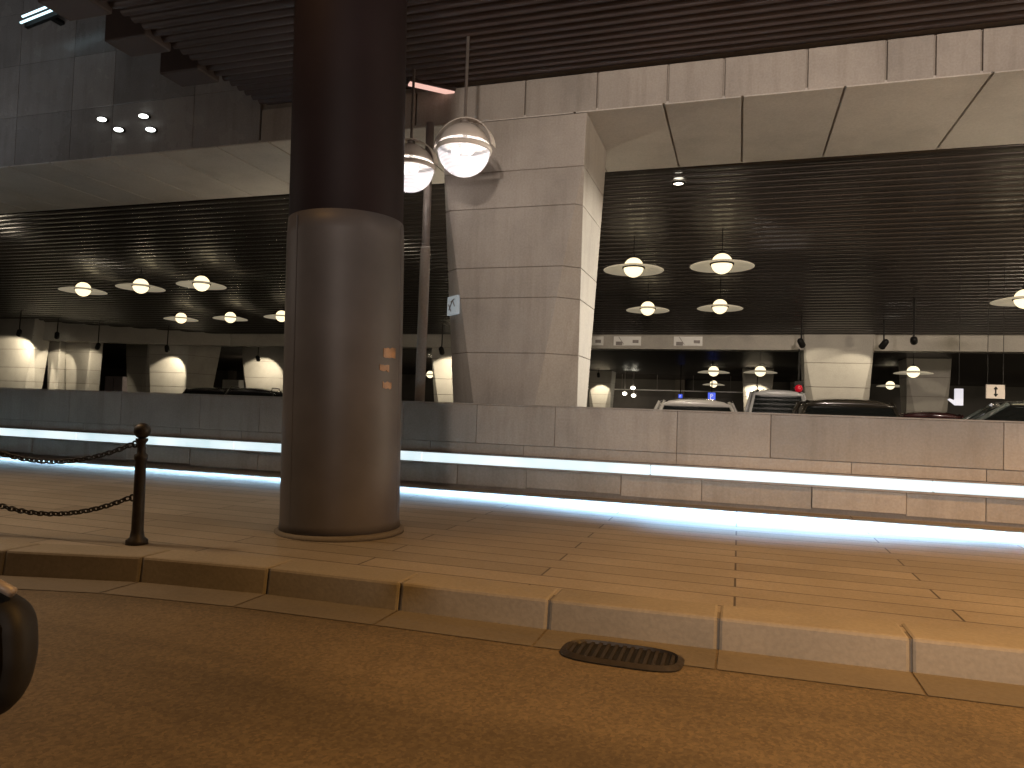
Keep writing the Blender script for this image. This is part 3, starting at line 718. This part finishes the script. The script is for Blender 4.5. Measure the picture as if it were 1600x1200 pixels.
# ------------------------------------------------------------------ signs and small fittings in the hall
def psign(px, py, Y, wpx, label):
    p = atY(px, py, Y); s = wpx*Y/F/2
    t = thing('parking_sign', label, 'sign', p, group='blue parking signs')
    bm = B(); box(bm, -s, s, 0, .06, -s, s); link('board', bm, 'blue', t, bevel=.01)
    bm = B(); k = s*.55                                        # white letter P
    tube(bm, [(-k*.5, -.01, -k), (-k*.5, -.01, k)], k*.16, 6)
    tube(bm, [(-k*.5, -.01, k*.95), (k*.2, -.01, k*.95), (k*.6, -.01, k*.5), (k*.2, -.01, k*.02), (-k*.5, -.01, k*.02)], k*.16, 6)
    link('letter', bm, 'signw', t)
    bm = B(); box(bm, -.02, .02, .01, .05, s, 3.36-p.z); link('hanger', bm, 'black', t)
psign(1112, 619, 30.0, 11, 'blue illuminated P sign above the roof of the silver grey car')
psign(1063, 619, 33.0, 6, 'narrow blue sign at mid roof of the silver grey car')
p = atY(1555, 612, 15.5)
t = thing('arrow_sign', 'pale hanging sign with dark up and down arrow above the suv', 'sign', p, .25)
bm = B(); box(bm, -.17, .17, -.015, .015, -.13, .13); link('board', bm, 'signd', t, bevel=.004)
bm = B()
tube(bm, [(0, -.018, -.08), (0, -.018, .08)], .012, 6)
for s in (-1, 1):
    tube(bm, [(-.03, -.018, s*.045), (0, -.018, s*.085), (.03, -.018, s*.045)], .012, 6)
link('arrow', bm, 'black', t)
bm = B(); box(bm, -.146, -.138, -.004, .004, .13, cz(15.5)-p.z); box(bm, .138, .146, -.004, .004, .13, cz(15.5)-p.z); link('hanger', bm, 'black', t)
p = atY(1498, 620, 16.0)
t = thing('exit_box', 'small upright white lit box hanging in the dark at right', 'light box', p)
bm = B(); box(bm, -.07, .07, -.04, .04, -.17, .16); link('panel', bm, 'signw', t, bevel=.006)
bm = B(); hexa(bm, [(-.075, -.03, -.16), (-.19, -.03, -.06), (-.16, -.03, -.04), (-.075, -.03, -.07)], [(-.075, .03, -.16), (-.19, .03, -.06), (-.16, .03, -.04), (-.075, .03, -.07)]); link('pointer', bm, 'signw', t)
bm = B(); box(bm, -.004, .004, -.004, .004, .16, cz(16)-p.z); link('hanger', bm, 'black', t)
p = atY(1248, 607, 20.3)
t = thing('signal_lamp', 'small red lamp beside the lit pillar', 'lamp', p)
bm = B(); lathe(bm, sphere_prof(.10, 10), 16); link('lens', bm, 'red', t, smooth=True)
bm = B(); box(bm, -.12, .12, .06, .16, -.28, .20); box(bm, -.02, .02, .09, .13, .2, 3.05-p.z); link('housing', bm, 'black', t, bevel=.02)

p = atY(361, 590, 26.0)
t = thing('kiosk', 'dark kiosk with a white top band between the tapered and the broad pillar', 'kiosk', (p.x, 26.0, 0))
bm = B(); box(bm, -.42, .42, 0, .6, 0, 1.62); link('cabinet', bm, 'black', t, bevel=.02)
bm = B(); box(bm, -.43, .43, -.02, .61, 1.63, 2.0); link('top_band', bm, 'white', t, bevel=.01)
bm = B(); box(bm, -.32, .32, -.02, -.001, .95, 1.5); link('screen', bm, 'glass', t)
p = atY(178, 585, 27.0)
t = thing('pale_cabinet', 'pinkish grey cabinet in the dark gap right of the cream pillar', 'cabinet', (p.x, 27.0, 0))
bm = B(); box(bm, -.55, .55, 0, .5, 0, 2.05); link('body', bm, 'cab', t, bevel=.02)
bm = B(); box(bm, -.012, .012, -.006, .0, .1, 1.95); link('door_gap', bm, 'black', t)

# spotlights hanging from the rear beam
def spotlight(px, py, Y, aim, label, power, size=42, lit=True):
    p = atY(px, py, Y)
    t = thing('spotlight', label, 'spotlight', p, group='small black spotlights in the hall')
    d = (Vector(aim)-p).normalized(); q = d.to_track_quat('-Z', 'Y').to_matrix().to_4x4()
    bm = B(); lathe(bm, [(.07, -.12), (.08, -.10), (.075, .10), (.04, .15), (.02, .16)], 18, cap=True)
    for v_ in bm.verts: v_.co = q @ v_.co
    link('housing', bm, 'black', t, smooth=True)
    bm = B(); lathe(bm, [(1e-5, -.127), (.064, -.124)], 18, cap=False)
    for v_ in bm.verts: v_.co = q @ v_.co
    link('lens', bm, 'spot' if lit else 'glass', t)
    top = max(3.1, cz(Y)) if Y < 21 else 3.36
    bm = B(); tube(bm, [(0, 0, .05), (0, .02, top-p.z)], .018, 8); link('bracket', bm, 'black', t)
    if power: lamp('spot_beam', 'SPOT', d*.16, power*2.2, (1.0, .88, .66), t, size=.04, direction=d, spot=size, blend=.25)
def base_of(px, Y, z=1.0, dx=0): return (atX0(px, Y)+dx, Y, z)
def on_face(px, py, Y): return atY(px, py, Y)
spotlight(261, 545, 19.9, on_face(266, 592, 20.8), 'black spotlight throwing a pool on the tapered pillar', 70, 74)
spotlight(403, 560, 22.9, on_face(412, 592, 24.0), 'black spotlight over the cars at left', 60, 85)
spotlight(30, 520, 18.1, on_face(14, 585, 18.9), 'bright faced spotlight near the left edge', 130, 90)
spotlight(89, 524, 18.9, on_face(84, 585, 19.75), 'spotlight beside the narrow bright pillar', 60, 60)
spotlight(153, 541, 19.3, on_face(132, 590, 20.0), 'spotlight in front of the cream pillar', 45, 80)
spotlight(1381, 538, 19.6, on_face(1330, 605, 20.7), 'small lit spotlight right of the lit pillar', 21, 80)
spotlight(1428, 532, 18.0, on_face(1436, 640, 27.0), 'dark spotlight on a long stem at right', 160, 14)
spotlight(1252, 536, 19.3, on_face(1285, 605, 20.7), 'tiny dark spotlight left of the lit pillar', 21, 80)
spotlight(935, 586, 36.8, on_face(938, 625, 38.0), 'tiny spotlight beyond the big pillar', 110, 60)
spotlight(1183, 612, 32.8, on_face(1180, 630, 34.0), 'tiny spotlight over the yellowish pillar', 110, 90)
spotlight(690, 548, 19.8, on_face(702, 600, 21.0), 'spotlight left of the big pillar', 90, 80)

# recessed downlight in the slatted ceiling by the big pillar
p = atY(1031, 327, 12.35); p = Vector((-1.05, 12.0, cz(12.0)-.06))
t = thing('downlight', 'small recessed downlight in the slatted ceiling beside the big pillar', 'downlight', p)
bm = B(); lathe(bm, [(.10, .03), (.11, .0), (.085, -.012), (.08, .01)], 20, cap=False); link('trim', bm, 'black', t, smooth=True)
bm = B(); lathe(bm, [(1e-5, .004), (.08, .004)], 20, cap=False); link('lens', bm, 'spot', t)
lamp('downlight_beam', 'SPOT', (0, 0, -.03), 160, (1.0, .88, .68), t, size=.06, direction=(-.4, -.3, -3.0), spot=80, blend=.7)
# fill lights added out of sight for the beam soffit and the pillar side
for q, k in (((-8.4, 12.0, 3.6), .25), ((-4.5, 12.2, 3.6), .8), ((8.2, 11.2, 1.8), 6.5), ((12.5, 12, 2.0), 3.0), ((-18.5, 12.5, 3.6), .2)):
    lamp('hall_fill_light', 'POINT', q, PW*k, (1.0, .85, .63), size=.168)
lamp('pillar_side_fill', 'SPOT', (4.6, 16.0, 2.9), 4600, (1.0, .91, .75), size=.08, direction=(-6.6, -6.1, -.25), spot=24, blend=.6)

# ------------------------------------------------------------------ street lighting from across the road
AMB = (1.0, .49, .11)
lamp('street_lamp_light', 'SPOT', (5.5, 1.8, 8.5), 4900, AMB, size=.15, direction=(-.10, .10, -1), spot=98, blend=.75)
lamp('street_lamp_light', 'SPOT', (16.0, 1.8, 8.5), 4900, AMB, size=.15, direction=(-.1, .06, -1), spot=98, blend=.75)
lamp('street_lamp_light', 'SPOT', (-5.4, 3.0, 8.5), 230, AMB, size=.15, direction=(.05, .42, -1), spot=78, blend=.75)
# unseen spot added across the street to brighten wall, pillar and beam
lamp('street_fill_light', 'SPOT', (2.2, -12.0, 3.8), 10300, (1.0, .85, .73), size=.5, direction=(-.5, 21, .5), spot=43, blend=1.0)
# unseen lights as further globes, added to brighten fascia, wall and pavement
lamp('globe_fill_light', 'POINT', (1.0, 4.7, 5.2), 60, (1.0, .78, .62), size=.3)
lamp('globe_fill_light', 'POINT', (5.6, 6.2, 3.4), 40, (1.0, .80, .66), size=.3)
lamp('globe_fill_light', 'POINT', (11.0, 6.8, 3.4), 200, (1.0, .80, .66), size=.3)
lamp('globe_fill_light', 'SPOT', (-7.2, 3.6, 4.6), 420, (1.0, .70, .42), size=.3, direction=(.12, .1, -1), spot=105, blend=.7)
lamp('globe_fill_light', 'POINT', (-9.5, 4.2, 3.4), 60, (1.0, .86, .74), size=.3)
lamp('upper_wall_fill', 'SPOT', (-13.5, 5.4, 4.7), 95, (.95, .97, 1.0), size=.3, direction=(.15, .8, .75), spot=110, blend=.8)  # unseen spot added to lift the upper wall
# unseen ambient lights added to lift the dark far bays
for q, k in (((-23.5, 31, 2.7), 140), ((-13.0, 32, 2.7), 120), ((15.5, 31, 2.3), 240), ((-9.5, 42, 1.6), 160), ((22, 38, 2.3), 200)):
    lamp('far_bay_fill', 'POINT', q, k, (1.0, .84, .6), size=.17)
